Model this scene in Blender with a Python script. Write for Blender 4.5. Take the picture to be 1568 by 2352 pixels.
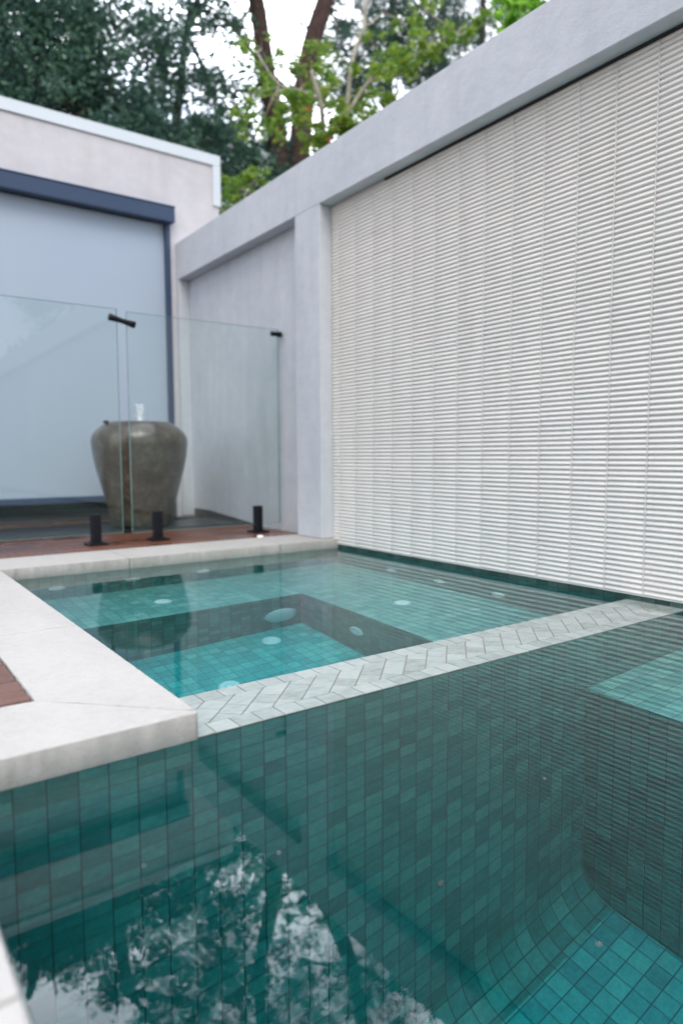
import bpy, math, random
from mathutils import Vector, Matrix
random.seed(7)
R = math.radians
for o in list(bpy.data.objects): bpy.data.objects.remove(o)
scene = bpy.context.scene
col = scene.collection

# ---------------------------------------------------------------- camera
CAM = Vector((0, 0, 0.515))
RX = Vector((0.80997118, -0.5864485, -0.00498386))
UP = Vector((0.05162376, 0.06282973, 0.99668822))
FW = Vector((0.58419318, 0.80754602, -0.08116495))
cam = bpy.data.cameras.new('camera')
cam.sensor_fit = 'HORIZONTAL'; cam.sensor_width = 24.0
cam.lens = 24.0 * 1569.33 / 1568
cam.clip_start = 0.02; cam.clip_end = 600
cam.dof.use_dof = True; cam.dof.focus_distance = 1.75; cam.dof.aperture_fstop = 1.9
co = bpy.data.objects.new('camera', cam); col.objects.link(co)
m = Matrix((RX, UP, -FW)).transposed().to_4x4(); m.translation = CAM
co.matrix_world = m
scene.camera = co

def W(px, py, Y):
    "photo coordinate (1568 wide) seen at depth plane Y -> world point"
    r = FW + RX * ((px - 784) / 1569.33) - UP * ((py - 1176) / 1569.33)
    return CAM + r * (Y / r.y)

# ---------------------------------------------------------------- sky, sun, exposure
SUN_EL, SUN_AZ = R(50), R(-155)      # azimuth from +Y towards +X
world = bpy.data.worlds.new("World"); scene.world = world; world.use_nodes = True
nt = world.node_tree; nt.nodes.clear()
out = nt.nodes.new('ShaderNodeOutputWorld'); bg = nt.nodes.new('ShaderNodeBackground')
sky = nt.nodes.new('ShaderNodeTexSky'); sky.sky_type = 'NISHITA'; sky.sun_disc = False
sky.sun_elevation = SUN_EL; sky.sun_rotation = SUN_AZ; sky.dust_density = 2.0
tc = nt.nodes.new('ShaderNodeTexCoord')
mp = nt.nodes.new('ShaderNodeMapping'); mp.inputs['Scale'].default_value = (1.0, 1.0, 1.9)
mp.inputs['Location'].default_value = (3.1, 1.7, 0.4)
nz = nt.nodes.new('ShaderNodeTexNoise'); nz.inputs['Scale'].default_value = 1.7; nz.inputs['Detail'].default_value = 7
nz.inputs['Roughness'].default_value = 0.55
rp = nt.nodes.new('ShaderNodeValToRGB')
rp.color_ramp.elements[0].position = 0.38; rp.color_ramp.elements[0].color = (0.12, 0.12, 0.12, 1)
rp.color_ramp.elements[1].position = 0.60; rp.color_ramp.elements[1].color = (1, 1, 1, 1)
mx = nt.nodes.new('ShaderNodeMix'); mx.data_type = 'RGBA'
mx.inputs[7].default_value = (11.6, 12.1, 13.2, 1)
bg.inputs['Strength'].default_value = 0.11
nt.links.new(tc.outputs['Generated'], mp.inputs['Vector']); nt.links.new(mp.outputs[0], nz.inputs['Vector'])
nt.links.new(nz.outputs['Fac'], rp.inputs[0]); nt.links.new(rp.outputs[0], mx.inputs[0])
nt.links.new(sky.outputs[0], mx.inputs[6])
# an overcast sky is brighter overhead than at the horizon
sx = nt.nodes.new('ShaderNodeSeparateXYZ'); nt.links.new(tc.outputs['Generated'], sx.inputs[0])
mr = nt.nodes.new('ShaderNodeMapRange'); nt.links.new(sx.outputs[2], mr.inputs[0]); mr.inputs[3].default_value = 0.95; mr.inputs[4].default_value = 1.60
ml = nt.nodes.new('ShaderNodeVectorMath'); ml.operation = 'SCALE'; nt.links.new(mx.outputs[2], ml.inputs[0]); nt.links.new(mr.outputs[0], ml.inputs['Scale'])
# added bright lobe above the trees, away from the sun, lifts sky reflections
dt = nt.nodes.new('ShaderNodeVectorMath'); dt.operation = 'DOT_PRODUCT'; nt.links.new(tc.outputs['Generated'], dt.inputs[0])
dt.inputs[1].default_value = (0.30, 0.70, 0.648)
cl_ = nt.nodes.new('ShaderNodeMath'); cl_.operation = 'MAXIMUM'; nt.links.new(dt.outputs['Value'], cl_.inputs[0]); cl_.inputs[1].default_value = 0.0
pw = nt.nodes.new('ShaderNodeMath'); pw.operation = 'POWER'; nt.links.new(cl_.outputs[0], pw.inputs[0]); pw.inputs[1].default_value = 9.0
ma = nt.nodes.new('ShaderNodeMath'); ma.operation = 'MULTIPLY_ADD'; nt.links.new(pw.outputs[0], ma.inputs[0]); ma.inputs[1].default_value = 4.6; ma.inputs[2].default_value = 1.0
m2 = nt.nodes.new('ShaderNodeVectorMath'); m2.operation = 'SCALE'; nt.links.new(ml.outputs[0], m2.inputs[0]); nt.links.new(ma.outputs[0], m2.inputs['Scale'])
nt.links.new(m2.outputs[0], bg.inputs['Color'])
nt.links.new(bg.outputs[0], out.inputs['Surface'])
sl = bpy.data.lights.new('sun', 'SUN'); sl.energy = 1.1; sl.angle = R(30); sl.color = (1, 0.96, 0.9)
so = bpy.data.objects.new('sun', sl); col.objects.link(so)
sd = Vector((math.sin(SUN_AZ) * math.cos(SUN_EL), math.cos(SUN_AZ) * math.cos(SUN_EL), math.sin(SUN_EL)))
so.rotation_euler = sd.to_track_quat('Z', 'Y').to_euler(); so.location = sd * 20
scene.view_settings.view_transform = 'Standard'; scene.view_settings.look = 'None'
scene.view_settings.exposure = 0.27; scene.view_settings.gamma = 1.0
scene.render.engine = 'CYCLES'
cy = scene.cycles
cy.max_bounces = 14; cy.diffuse_bounces = 5; cy.glossy_bounces = 6; cy.transmission_bounces = 10
cy.transparent_max_bounces = 24; cy.volume_bounces = 0
cy.caustics_refractive = True; cy.caustics_reflective = False; cy.blur_glossy = 0.3

# ---------------------------------------------------------------- materials
MATS = {}
class N:
    def __init__(s, name):
        s.m = bpy.data.materials.new(name); s.m.use_nodes = True; s.t = s.m.node_tree; s.t.nodes.clear()
        s.out = s.n('ShaderNodeOutputMaterial'); MATS[name] = s.m
    def n(s, t, **k):
        x = s.t.nodes.new(t)
        for a, v in k.items(): setattr(x, a, v)
        return x
    def l(s, a, b): s.t.links.new(a, b)
    def noise(s, scale, detail=4, rough=0.55, vec=None, stretch=None):
        x = s.n('ShaderNodeTexNoise'); x.inputs['Scale'].default_value = scale
        x.inputs['Detail'].default_value = detail; x.inputs['Roughness'].default_value = rough
        if vec is None:
            vec = s.n('ShaderNodeNewGeometry').outputs['Position']
        if stretch:
            mpn = s.n('ShaderNodeMapping'); mpn.inputs['Scale'].default_value = stretch
            s.l(vec, mpn.inputs['Vector']); vec = mpn.outputs[0]
        s.l(vec, x.inputs['Vector']); return x
    def ramp(s, fac, stops):
        x = s.n('ShaderNodeValToRGB'); e = x.color_ramp.elements
        while len(e) < len(stops): e.new(0.5)
        for i, (p, c) in enumerate(stops):
            e[i].position = p; e[i].color = (*c, 1) if len(c) == 3 else c
        s.l(fac, x.inputs[0]); return x.outputs[0]
    def mix(s, f, a, b, mode='MIX'):
        x = s.n('ShaderNodeMix', data_type='RGBA', blend_type=mode)
        for sock, v in ((0, f), (6, a), (7, b)):
            if isinstance(v, bpy.types.NodeSocket): s.l(v, x.inputs[sock])
            elif isinstance(v, tuple): x.inputs[sock].default_value = (*v, 1)
            else: x.inputs[sock].default_value = v
        return x.outputs[2]
    def math(s, op, a, b=None, clamp=False):
        x = s.n('ShaderNodeMath', operation=op, use_clamp=clamp)
        for i, v in enumerate((a, b)):
            if v is None: continue
            if isinstance(v, bpy.types.NodeSocket): s.l(v, x.inputs[i])
            else: x.inputs[i].default_value = v
        return x.outputs[0]
    def bsdf(s, color, rough=0.6, metal=0.0, spec=0.5, bump=None, bstr=0.3, bdist=0.002, coat=0.0):
        x = s.n('ShaderNodeBsdfPrincipled')
        for k, v in (('Base Color', color), ('Roughness', rough), ('Metallic', metal), ('Specular IOR Level', spec), ('Coat Weight', coat)):
            if isinstance(v, bpy.types.NodeSocket): s.l(v, x.inputs[k])
            elif isinstance(v, tuple): x.inputs[k].default_value = (*v, 1)
            else: x.inputs[k].default_value = v
        if bump is not None:
            b = s.n('ShaderNodeBump'); b.inputs['Strength'].default_value = bstr; b.inputs['Distance'].default_value = bdist
            s.l(bump, b.inputs['Height']); s.l(b.outputs[0], x.inputs['Normal'])
        s.l(x.outputs[0], s.out.inputs['Surface']); return x

def render_mat(name, c1, c2, streak=True):
    k = N(name)
    a = k.noise(1.3, 6, 0.6); b = k.noise(9, 6, 0.65, stretch=(1, 1, 0.35)); f = k.noise(260, 3, 0.7); g = k.noise(28, 5, 0.6)
    s = k.math('ADD', k.math('MULTIPLY', a.outputs['Fac'], 0.6), k.math('MULTIPLY', b.outputs['Fac'], 0.4))
    c = k.ramp(s, [(0.36, c1), (0.64, c2)])
    dr = k.ramp(k.noise(5, 5, 0.6, stretch=(2.2, 2.2, 0.10)).outputs['Fac'], [(0.52, (1, 1, 1)), (0.72, (0.90, 0.895, 0.885))])
    c = k.mix(0.55, c, dr, 'MULTIPLY')
    tw = k.noise(11, 5, 0.6, stretch=(1, 1, 1.8)); c = k.mix(0.5, c, k.ramp(tw.outputs['Fac'], [(0.35, (0.93, 0.93, 0.935)), (0.65, (1.05, 1.05, 1.05))]), 'MULTIPLY')
    h = k.math('ADD', k.math('MULTIPLY', f.outputs['Fac'], 0.35), k.math('MULTIPLY', g.outputs['Fac'], 0.65))
    k.bsdf(c, 0.85, bump=h, bstr=0.6, bdist=0.006, spec=0.3)
    return k.m
M_house = render_mat('house_render', (0.55, 0.53, 0.555), (0.63, 0.61, 0.625))
M_fence = render_mat('fence_render', (0.52, 0.545, 0.58), (0.625, 0.64, 0.67))

def tile_mat(name, cols, grout, size_noise=22, glow=0.0, rough=0.35):
    k = N(name)
    uv = k.n('ShaderNodeUVMap').outputs[0]
    fl = k.n('ShaderNodeVectorMath', operation='FLOOR'); k.l(uv, fl.inputs[0])
    fr = k.n('ShaderNodeVectorMath', operation='FRACTION'); k.l(uv, fr.inputs[0])
    wn = k.n('ShaderNodeTexWhiteNoise', noise_dimensions='3D'); k.l(fl.outputs[0], wn.inputs['Vector'])
    sp = k.n('ShaderNodeSeparateXYZ'); k.l(fr.outputs[0], sp.inputs[0])
    def edge(v):
        d = k.math('ABSOLUTE', k.math('SUBTRACT', v, 0.5))
        mr = k.n('ShaderNodeMapRange', interpolation_type='SMOOTHSTEP'); k.l(d, mr.inputs[0])
        mr.inputs[1].default_value = 0.458; mr.inputs[2].default_value = 0.486; return mr.outputs[0]
    g = k.math('MAXIMUM', k.math('MULTIPLY', edge(sp.outputs[0]), 0.9), edge(sp.outputs[1]))
    # stone veining, offset per tile
    pos = k.n('ShaderNodeNewGeometry').outputs['Position']
    off = k.n('ShaderNodeVectorMath', operation='MULTIPLY_ADD'); k.l(wn.outputs['Color'], off.inputs[0])
    off.inputs[1].default_value = (7, 7, 7); k.l(pos, off.inputs[2])
    n1 = k.noise(size_noise, 7, 0.65, vec=off.outputs[0], stretch=(1, 1, 1.7))
    n2 = k.noise(90, 4, 0.7, vec=off.outputs[0])
    v = k.math('ADD', k.math('MULTIPLY', wn.outputs['Value'], 0.50), k.math('MULTIPLY', n1.outputs['Fac'], 0.84))
    c = k.ramp(v, [(0.18, cols[0]), (0.5, cols[1]), (0.72, cols[2]), (0.98, cols[3])])
    sp2 = k.ramp(n2.outputs['Fac'], [(0.3, (0.72, 0.72, 0.70)), (0.6, (1.05, 1.05, 1.05))])
    c = k.mix(0.8, c, sp2, 'MULTIPLY')
    c = k.mix(g, c, grout)
    h = k.math('SUBTRACT', k.math('MULTIPLY', n2.outputs['Fac'], 0.25), g)
    k.bsdf(c, rough, bump=h, bstr=0.5, bdist=0.0015)
    return k.m
M_tile = tile_mat('green_stone_tile_shaded', [(0.014, 0.12, 0.108), (0.022, 0.195, 0.182), (0.036, 0.26, 0.24), (0.075, 0.33, 0.295)], (0.012, 0.055, 0.056))  # same stone as the floors, darkened for the weaker light on upright faces
M_floor = tile_mat('green_stone_floor_tile_lit', [(0.085, 0.29, 0.27), (0.135, 0.41, 0.385), (0.19, 0.48, 0.44), (0.29, 0.58, 0.50)], (0.06, 0.19, 0.18))  # lighter than the walls for light on flat faces; sandy tone its own

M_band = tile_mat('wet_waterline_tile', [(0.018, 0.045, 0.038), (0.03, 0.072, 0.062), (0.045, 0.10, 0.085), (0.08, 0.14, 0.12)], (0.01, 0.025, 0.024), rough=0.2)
M_well = tile_mat('green_stone_well_tile_lit', [(0.022, 0.34, 0.33), (0.035, 0.48, 0.46), (0.05, 0.56, 0.53), (0.12, 0.68, 0.60)], (0.015, 0.20, 0.22))  # lighter than the walls for light on flat faces; aqua tone its own
M_mid = tile_mat('green_stone_pool_floor_tile_lit', [(0.013, 0.21, 0.215), (0.024, 0.32, 0.33), (0.038, 0.40, 0.40), (0.075, 0.49, 0.46)], (0.01, 0.09, 0.10))  # same stone as the pool walls, brightened for the light on flat faces
k = N('pale_weir_tile')
at = k.n('ShaderNodeNewGeometry')
n1 = k.noise(30, 7, 0.68, stretch=(1, 1.8, 1)); n2 = k.noise(140, 4, 0.7)
v = k.math('ADD', k.math('MULTIPLY', at.outputs['Random Per Island'], 0.30), k.math('MULTIPLY', n1.outputs['Fac'], 0.95))
c = k.ramp(v, [(0.25, (0.165, 0.195, 0.175)), (0.46, (0.26, 0.295, 0.27)), (0.66, (0.325, 0.365, 0.345)), (0.95, (0.40, 0.43, 0.385))])
sx = k.n('ShaderNodeSeparateXYZ'); k.l(at.outputs['Position'], sx.inputs[0])
wetness = k.math('ADD', k.math('MULTIPLY', k.math('SUBTRACT', sx.outputs[0], 1.35), 2.2), k.math('MULTIPLY', k.math('SUBTRACT', k.noise(5, 3).outputs['Fac'], 0.5), 2.0))
ro = k.ramp(wetness, [(0.0, (0.42,) * 3), (0.6, (0.07,) * 3)])
k.bsdf(c, ro, bump=n2.outputs['Fac'], bstr=0.10, bdist=0.001, spec=0.5); M_weir = k.m
k = N('brown_grout'); k.bsdf((0.22, 0.17, 0.13), 0.9); M_grout = k.m

k = N('white_glazed_rib')
n1 = k.noise(3, 4); c = k.mix(n1.outputs['Fac'], (0.76, 0.725, 0.675), (0.84, 0.805, 0.755))
at = k.n('ShaderNodeNewGeometry')
c = k.mix(k.math('MULTIPLY', at.outputs['Random Per Island'], 0.18), c, (0.60, 0.60, 0.595))
st = k.ramp(k.noise(4, 6, 0.65, stretch=(1, 2.5, 0.35)).outputs['Fac'], [(0.55, (1, 1, 1)), (0.75, (0.88, 0.875, 0.86))]); c = k.mix(0.8, c, st, 'MULTIPLY')
k.bsdf(c, 0.45, bump=k.noise(120, 3).outputs['Fac'], bstr=0.15, bdist=0.001); M_rib = k.m
k = N('pale_rib_backing'); k.bsdf((0.72, 0.705, 0.675), 0.7, bump=k.noise(200, 3).outputs['Fac'], bstr=0.3); M_back = k.m

def stone_mat():
    k = N('white_travertine')
    a = k.noise(4, 7, 0.62, stretch=(1, 0.5, 1)); b = k.noise(45, 6, 0.7); f = k.noise(300, 3, 0.7)
    v = k.math('ADD', k.math('MULTIPLY', a.outputs['Fac'], 0.6), k.math('MULTIPLY', b.outputs['Fac'], 0.4))
    c = k.ramp(v, [(0.34, (0.38, 0.36, 0.33)), (0.5, (0.435, 0.415, 0.385)), (0.66, (0.475, 0.455, 0.425))])
    pits = k.ramp(k.noise(150, 5, 0.85).outputs['Fac'], [(0.32, (0.55, 0.53, 0.5)), (0.40, (1, 1, 1))])
    c = k.mix(1.0, c, pits, 'MULTIPLY')
    h = k.math('ADD', k.math('MULTIPLY', b.outputs['Fac'], 0.7), k.math('MULTIPLY', f.outputs['Fac'], 0.4))
    k.bsdf(c, 0.75, bump=h, bstr=0.6, bdist=0.003, spec=0.3); return k.m
M_stone = stone_mat()

k = N('wet_red_timber')
uv = k.n('ShaderNodeNewGeometry').outputs['Position']
sp = k.n('ShaderNodeSeparateXYZ'); k.l(uv, sp.inputs[0])
bv = k.math('DIVIDE', sp.outputs[1], 0.14); bf = k.math('FLOOR', bv)
fr = k.math('ABSOLUTE', k.math('SUBTRACT', k.math('FRACT', bv), 0.5)); gap = k.math('GREATER_THAN', fr, 0.478)
wn = k.n('ShaderNodeTexWhiteNoise', noise_dimensions='1D'); k.l(bf, wn.inputs['W'])
gr = k.noise(14, 8, 0.7, stretch=(0.35, 5, 1)); wet = k.noise(2.6, 4, 0.6)
v = k.math('ADD', k.math('MULTIPLY', wn.outputs['Value'], 0.35), k.math('MULTIPLY', gr.outputs['Fac'], 0.75))
c = k.ramp(v, [(0.2, (0.08, 0.026, 0.013)), (0.55, (0.14, 0.052, 0.028)), (0.9, (0.21, 0.09, 0.056))])
c = k.mix(gap, c, (0.02, 0.01, 0.008))
ro = k.ramp(wet.outputs['Fac'], [(0.40, (0.16,) * 3), (0.56, (0.5,) * 3)])
k.bsdf(c, ro, bump=k.math('SUBTRACT', gr.outputs['Fac'], gap), bstr=0.25, bdist=0.002); M_deck = k.m

k = N('pool_water')
gl = k.n('ShaderNodeBsdfGlass'); gl.inputs['IOR'].default_value = 1.333; gl.inputs['Roughness'].default_value = 0.0
bp = k.n('ShaderNodeBump'); bp.inputs['Strength'].default_value = 0.005; bp.inputs['Distance'].default_value = 0.02
k.l(k.noise(3.2, 2, 0.4).outputs['Fac'], bp.inputs['Height']); k.l(bp.outputs[0], gl.inputs['Normal'])
va = k.n('ShaderNodeVolumeAbsorption'); va.inputs['Color'].default_value = (0.1, 0.88, 0.94, 1); va.inputs['Density'].default_value = 0.52
k.l(gl.outputs[0], k.out.inputs['Surface']); k.l(va.outputs[0], k.out.inputs['Volume']); M_water = k.m

def glass_mat(name, tint):
    k = N(name)
    tr = k.n('ShaderNodeBsdfTransparent'); tr.inputs['Color'].default_value = (*tint, 1)
    g = k.n('ShaderNodeBsdfGlossy'); g.inputs['Roughness'].default_value = 0.0
    fr = k.n('ShaderNodeFresnel'); bf_ = k.n('ShaderNodeNewGeometry').outputs['Backfacing']
    k.l(k.math('ADD', 1.52, k.math('MULTIPLY', bf_, 1 / 1.52 - 1.52)), fr.inputs['IOR'])
    ms = k.n('ShaderNodeMixShader'); k.l(fr.outputs[0], ms.inputs[0]); k.l(tr.outputs[0], ms.inputs[1]); k.l(g.outputs[0], ms.inputs[2])
    k.l(ms.outputs[0], k.out.inputs['Surface']); return k.m
M_glass = glass_mat('clear_green_glass', (0.955, 0.99, 0.98))
k = N('glass_edge'); k.bsdf((0.16, 0.33, 0.30), 0.1, spec=0.8); M_gedge = k.m
k = N('black_powdercoat'); k.bsdf((0.006, 0.007, 0.011), 0.42, spec=0.25, bump=k.noise(500, 2).outputs['Fac'], bstr=0.1); M_black = k.m
k = N('gap_shade_and_sill'); k.bsdf((0.03, 0.03, 0.035), 0.6); M_dark = k.m
k = N('slate_blue_metal'); k.bsdf(k.mix(k.noise(5).outputs['Fac'], (0.036, 0.06, 0.115), (0.046, 0.075, 0.135)), 0.45, spec=0.3); M_blue = k.m
k = N('zinc_flashing'); k.bsdf(k.mix(k.noise(6).outputs['Fac'], (0.60, 0.65, 0.68), (0.68, 0.73, 0.76)), 0.35, metal=0.15); M_zinc = k.m
k = N('pale_blind_fabric')
n1 = k.noise(1.2, 3); wv = k.noise(420, 2, 0.5)
k.bsdf(k.mix(n1.outputs['Fac'], (0.375, 0.45, 0.54), (0.43, 0.50, 0.59)), 0.8, bump=wv.outputs['Fac'], bstr=0.4, bdist=0.001, spec=0.2); M_blind = k.m
k = N('dark_room'); k.bsdf((0.02, 0.022, 0.025), 0.7); M_room = k.m
k = N('glazed_stoneware')
a = k.noise(14, 8, 0.75); b = k.noise(60, 6, 0.85)
v = k.math('ADD', k.math('MULTIPLY', a.outputs['Fac'], 0.55), k.math('MULTIPLY', b.outputs['Fac'], 0.45))
c = k.ramp(v, [(0.36, (0.014, 0.010, 0.006)), (0.47, (0.045, 0.034, 0.023)), (0.54, (0.080, 0.065, 0.044)), (0.66, (0.22, 0.19, 0.14))])
k.bsdf(c, 0.28, bump=b.outputs['Fac'], bstr=0.2, bdist=0.003, coat=0.35); M_pot = k.m
k = N('black_basin'); k.bsdf((0.012, 0.014, 0.017), 0.3, spec=0.35, bump=k.noise(30).outputs['Fac'], bstr=0.1); M_basin = k.m
k = N('foaming_water')
d = k.bsdf((0.85, 0.9, 0.95), 0.15, bump=k.noise(90, 4).outputs['Fac'], bstr=0.8, bdist=0.006); d.inputs['Transmission Weight'].default_value = 0.1; M_jet = k.m
k = N('white_fitting'); k.bsdf((0.95, 0.96, 0.95), 0.4); M_fit = k.m
k = N('lens_plastic'); k.bsdf((0.62, 0.74, 0.76), 0.3, bump=k.noise(60).outputs['Fac'], bstr=0.3); M_lens = k.m
k = N('soil'); k.bsdf(k.ramp(k.noise(3, 6).outputs['Fac'], [(0.3, (0.05, 0.045, 0.03)), (0.7, (0.09, 0.10, 0.05))]), 0.95); M_soil = k.m

def leaf_mat(name, c1, c2, c3, trans=0.35):
    k = N(name)
    g = k.n('ShaderNodeNewGeometry')
    v = k.math('ADD', k.math('MULTIPLY', g.outputs['Random Per Island'], 0.6), k.math('MULTIPLY', k.noise(0.9, 3).outputs['Fac'], 0.5))
    c = k.ramp(v, [(0.15, c1), (0.55, c2), (0.95, c3)])
    b = k.bsdf(c, 0.45, spec=0.4)
    t = k.n('ShaderNodeBsdfTranslucent'); k.l(c, t.inputs['Color'])
    ms = k.n('ShaderNodeMixShader'); ms.inputs[0].default_value = trans
    k.l(b.outputs[0], ms.inputs[1]); k.l(t.outputs[0], ms.inputs[2]); k.l(ms.outputs[0], k.out.inputs['Surface']); return k.m
M_leaf_dark = leaf_mat('dark_evergreen_leaf', (0.02, 0.055, 0.052), (0.055, 0.13, 0.10), (0.15, 0.28, 0.16))
M_leaf_grey = leaf_mat('grey_green_leaf', (0.025, 0.06, 0.05), (0.05, 0.11, 0.085), (0.11, 0.19, 0.12))
M_leaf_bright = leaf_mat('bright_shrub_leaf', (0.05, 0.15, 0.03), (0.17, 0.32, 0.04), (0.45, 0.52, 0.08), 0.42)
M_leaf_lime = leaf_mat('lime_leaf', (0.12, 0.32, 0.03), (0.25, 0.52, 0.05), (0.45, 0.68, 0.10), 0.5)
k = N('dark_red_bark'); nb = k.noise(9, 8, 0.7, stretch=(3, 3, 0.6))
k.bsdf(k.ramp(nb.outputs['Fac'], [(0.35, (0.02, 0.010, 0.008)), (0.65, (0.10, 0.05, 0.04))]), 0.9, bump=nb.outputs['Fac'], bstr=0.9, bdist=0.05); M_bark = k.m
k = N('pale_bark'); nb = k.noise(20, 5, stretch=(2, 2, 0.6))
k.bsdf(k.ramp(nb.outputs['Fac'], [(0.35, (0.26, 0.22, 0.17)), (0.65, (0.50, 0.46, 0.38))]), 0.8); M_pale = k.m
k = N('red_petal'); k.bsdf((0.75, 0.03, 0.06), 0.6); M_red = k.m

# ---------------------------------------------------------------- mesh helpers
class MB:
    def __init__(s): s.v = []; s.f = []; s.uv = []; s.sm = []
    def face(s, pts, uv=None, smooth=False):
        i = len(s.v); s.v += [tuple(p) for p in pts]; s.f.append(tuple(range(i, i + len(pts))))
        s.uv.append(uv or [(0, 0)] * len(pts)); s.sm.append(smooth)
    def box(s, x0, x1, y0, y1, z0, z1, skip=''):
        P = [(x0, y0, z0), (x1, y0, z0), (x1, y1, z0), (x0, y1, z0), (x0, y0, z1), (x1, y0, z1), (x1, y1, z1), (x0, y1, z1)]
        i = len(s.v); s.v += P
        for n, q in (('b', (0, 3, 2, 1)), ('t', (4, 5, 6, 7)), ('f', (0, 1, 5, 4)), ('r', (1, 2, 6, 5)), ('k', (2, 3, 7, 6)), ('l', (3, 0, 4, 7))):
            if n in skip: continue
            s.f.append(tuple(i + a for a in q)); s.uv.append([(0, 0)] * 4); s.sm.append(False)
    def lathe(s, prof, c, seg=48, smooth=True):
        i = len(s.v); n = len(prof)
        for j in range(seg):
            a = 2 * math.pi * j / seg
            for r, z in prof: s.v.append((c[0] + r * math.cos(a), c[1] + r * math.sin(a), c[2] + z))
        for j in range(seg):
            for q in range(n - 1):
                a = i + j * n + q; b = i + ((j + 1) % seg) * n + q
                s.f.append((a, b, b + 1, a + 1)); s.uv.append([(0, 0)] * 4); s.sm.append(smooth)
    def tube(s, pts, rad, seg=8, cap=True):
        pts = [Vector(p) for p in pts]; i0 = len(s.v); n = len(pts)
        if not isinstance(rad, (list, tuple)): rad = [rad] * n
        for q, p in enumerate(pts):
            d = (pts[min(q + 1, n - 1)] - pts[max(q - 1, 0)]).normalized()
            a = d.orthogonal().normalized() if q == 0 else (a - d * a.dot(d)).normalized()
            bb = d.cross(a)
            for j in range(seg):
                t = 2 * math.pi * j / seg; s.v.append(tuple(p + (a * math.cos(t) + bb * math.sin(t)) * rad[q]))
        for q in range(n - 1):
            for j in range(seg):
                a0 = i0 + q * seg + j; a1 = i0 + q * seg + (j + 1) % seg
                s.f.append((a0, a1, a1 + seg, a0 + seg)); s.uv.append([(0, 0)] * 4); s.sm.append(True)
        if cap:
            s.f.append(tuple(i0 + j for j in reversed(range(seg)))); s.uv.append([(0, 0)] * seg); s.sm.append(False)
            s.f.append(tuple(i0 + (n - 1) * seg + j for j in range(seg))); s.uv.append([(0, 0)] * seg); s.sm.append(False)
    def build(s, name, mat, parent=None, bevel=0, seg=2, mats=None, midx=None):
        me = bpy.data.meshes.new(name); me.from_pydata(s.v, [], s.f)
        ul = me.uv_layers.new(name='UVMap')
        flat = [c for f in s.uv for u in f for c in u]
        ul.data.foreach_set('uv', flat)
        me.polygons.foreach_set('use_smooth', s.sm)
        me.materials.append(mat)
        for mm in (mats or []): me.materials.append(mm)
        if midx: me.polygons.foreach_set('material_index', midx)
        me.update()
        o = bpy.data.objects.new(name, me); col.objects.link(o)
        if parent: o.parent = parent; o.matrix_parent_inverse = parent.matrix_world.inverted()
        if bevel:
            b = o.modifiers.new('bevel', 'BEVEL'); b.width = bevel; b.segments = seg; b.limit_method = 'ANGLE'
        return o
def tag(o, label=None, cat=None, group=None, kind=None):
    if label: o['label'] = label
    if cat: o['category'] = cat
    if group: o['group'] = group
    if kind: o['kind'] = kind
    return o
def empty(name, loc):
    o = bpy.data.objects.new(name, None); o.empty_display_size = 0.1; o.location = loc; col.objects.link(o)
    o.matrix_world = Matrix.Translation(Vector(loc)); return o
def struct(o): o['kind'] = 'structure'; return o

# ---------------------------------------------------------------- ground, deck
T = 0.05; X0 = 0.0345
PL, PR, PY0, PY1 = 0.112, 2.24, -3.6, 1.140      # main pool
SL, SY0, SY1 = 0.512, 1.355, 3.135               # spa
MZ, BZ, SBZ, SWZ = -1.46, -0.46, -0.50, -0.94
g = MB()
def sheet(x0, x1, y0, y1, z): g.face([(x0, y0, z), (x1, y0, z), (x1, y1, z), (x0, y1, z)])
GZ = -0.02
sheet(-250, 0.05, -250, 250, GZ); sheet(2.35, 250, -250, 250, GZ)
sheet(0.05, 2.35, -250, -3.7, GZ); sheet(0.05, 2.35, 3.3, 250, GZ)
tag(g.build('ground', M_soil), kind='structure')
d = MB()
DZ = 0.047
d.box(-5.0, 0.268, 1.384, 5.155, -0.03, DZ); d.box(0.270, 2.234, 3.466, 5.155, -0.03, DZ)
d.box(-5.0, -0.13, -3.7, 1.382, -0.03, DZ)
struct(d.build('deck', M_deck, bevel=0.002))

# ---------------------------------------------------------------- tiled pool shell
def quad_tiles(mb, axis, c, a0, a1, b0, b1, flip=False, uo=0.0, vo=0.0):
    "flat tiled sheet; axis = normal axis at coordinate c; (a,b) the two others"
    def P(a, b):
        return {'x': (c, a, b), 'y': (a, c, b), 'z': (a, b, c)}[axis]
    pts = [P(a0, b0), P(a1, b0), P(a1, b1), P(a0, b1)]
    uv = [((a - uo) / T + (500 if axis == 'x' else 0), (b - vo) / T + (300 if axis == 'z' else 0)) for a, b in ((a0, b0), (a1, b0), (a1, b1), (a0, b1))]
    if flip: pts.reverse(); uv.reverse()
    mb.face(pts, uv)
sh = MB()
# wall below the near coping and the weir, coved into the floor
RC = 0.10
quad_tiles(sh, 'y', PY1, PL - 0.1, PR, MZ + RC, 0.0, uo=X0)
prof = []
for i in range(11):
    a = i / 10 * math.pi / 2
    prof.append((PY1 - RC + RC * math.cos(a), MZ + RC - RC * math.sin(a), MZ + RC - RC * a))
for (ya, za, sa), (yb, zb, sb) in zip(prof, prof[1:]):
    sh.face([(PL - 0.1, ya, za), (PL - 0.1, yb, zb), (1.69, yb, zb), (1.69, ya, za)],
            [((PL - 0.1 - X0) / T, sa / T), ((PL - 0.1 - X0) / T, sb / T), ((1.69 - X0) / T, sb / T), ((1.69 - X0) / T, sa / T)], True)
quad_tiles(sh, 'x', PL, PY0, PY1, MZ, 0.002, flip=True)
quad_tiles(sh, 'y', PY0, PL, PR, MZ, 0.002, flip=True)
quad_tiles(sh, 'x', 1.69, PY0, PY1, MZ, BZ)                   # bench riser
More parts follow.
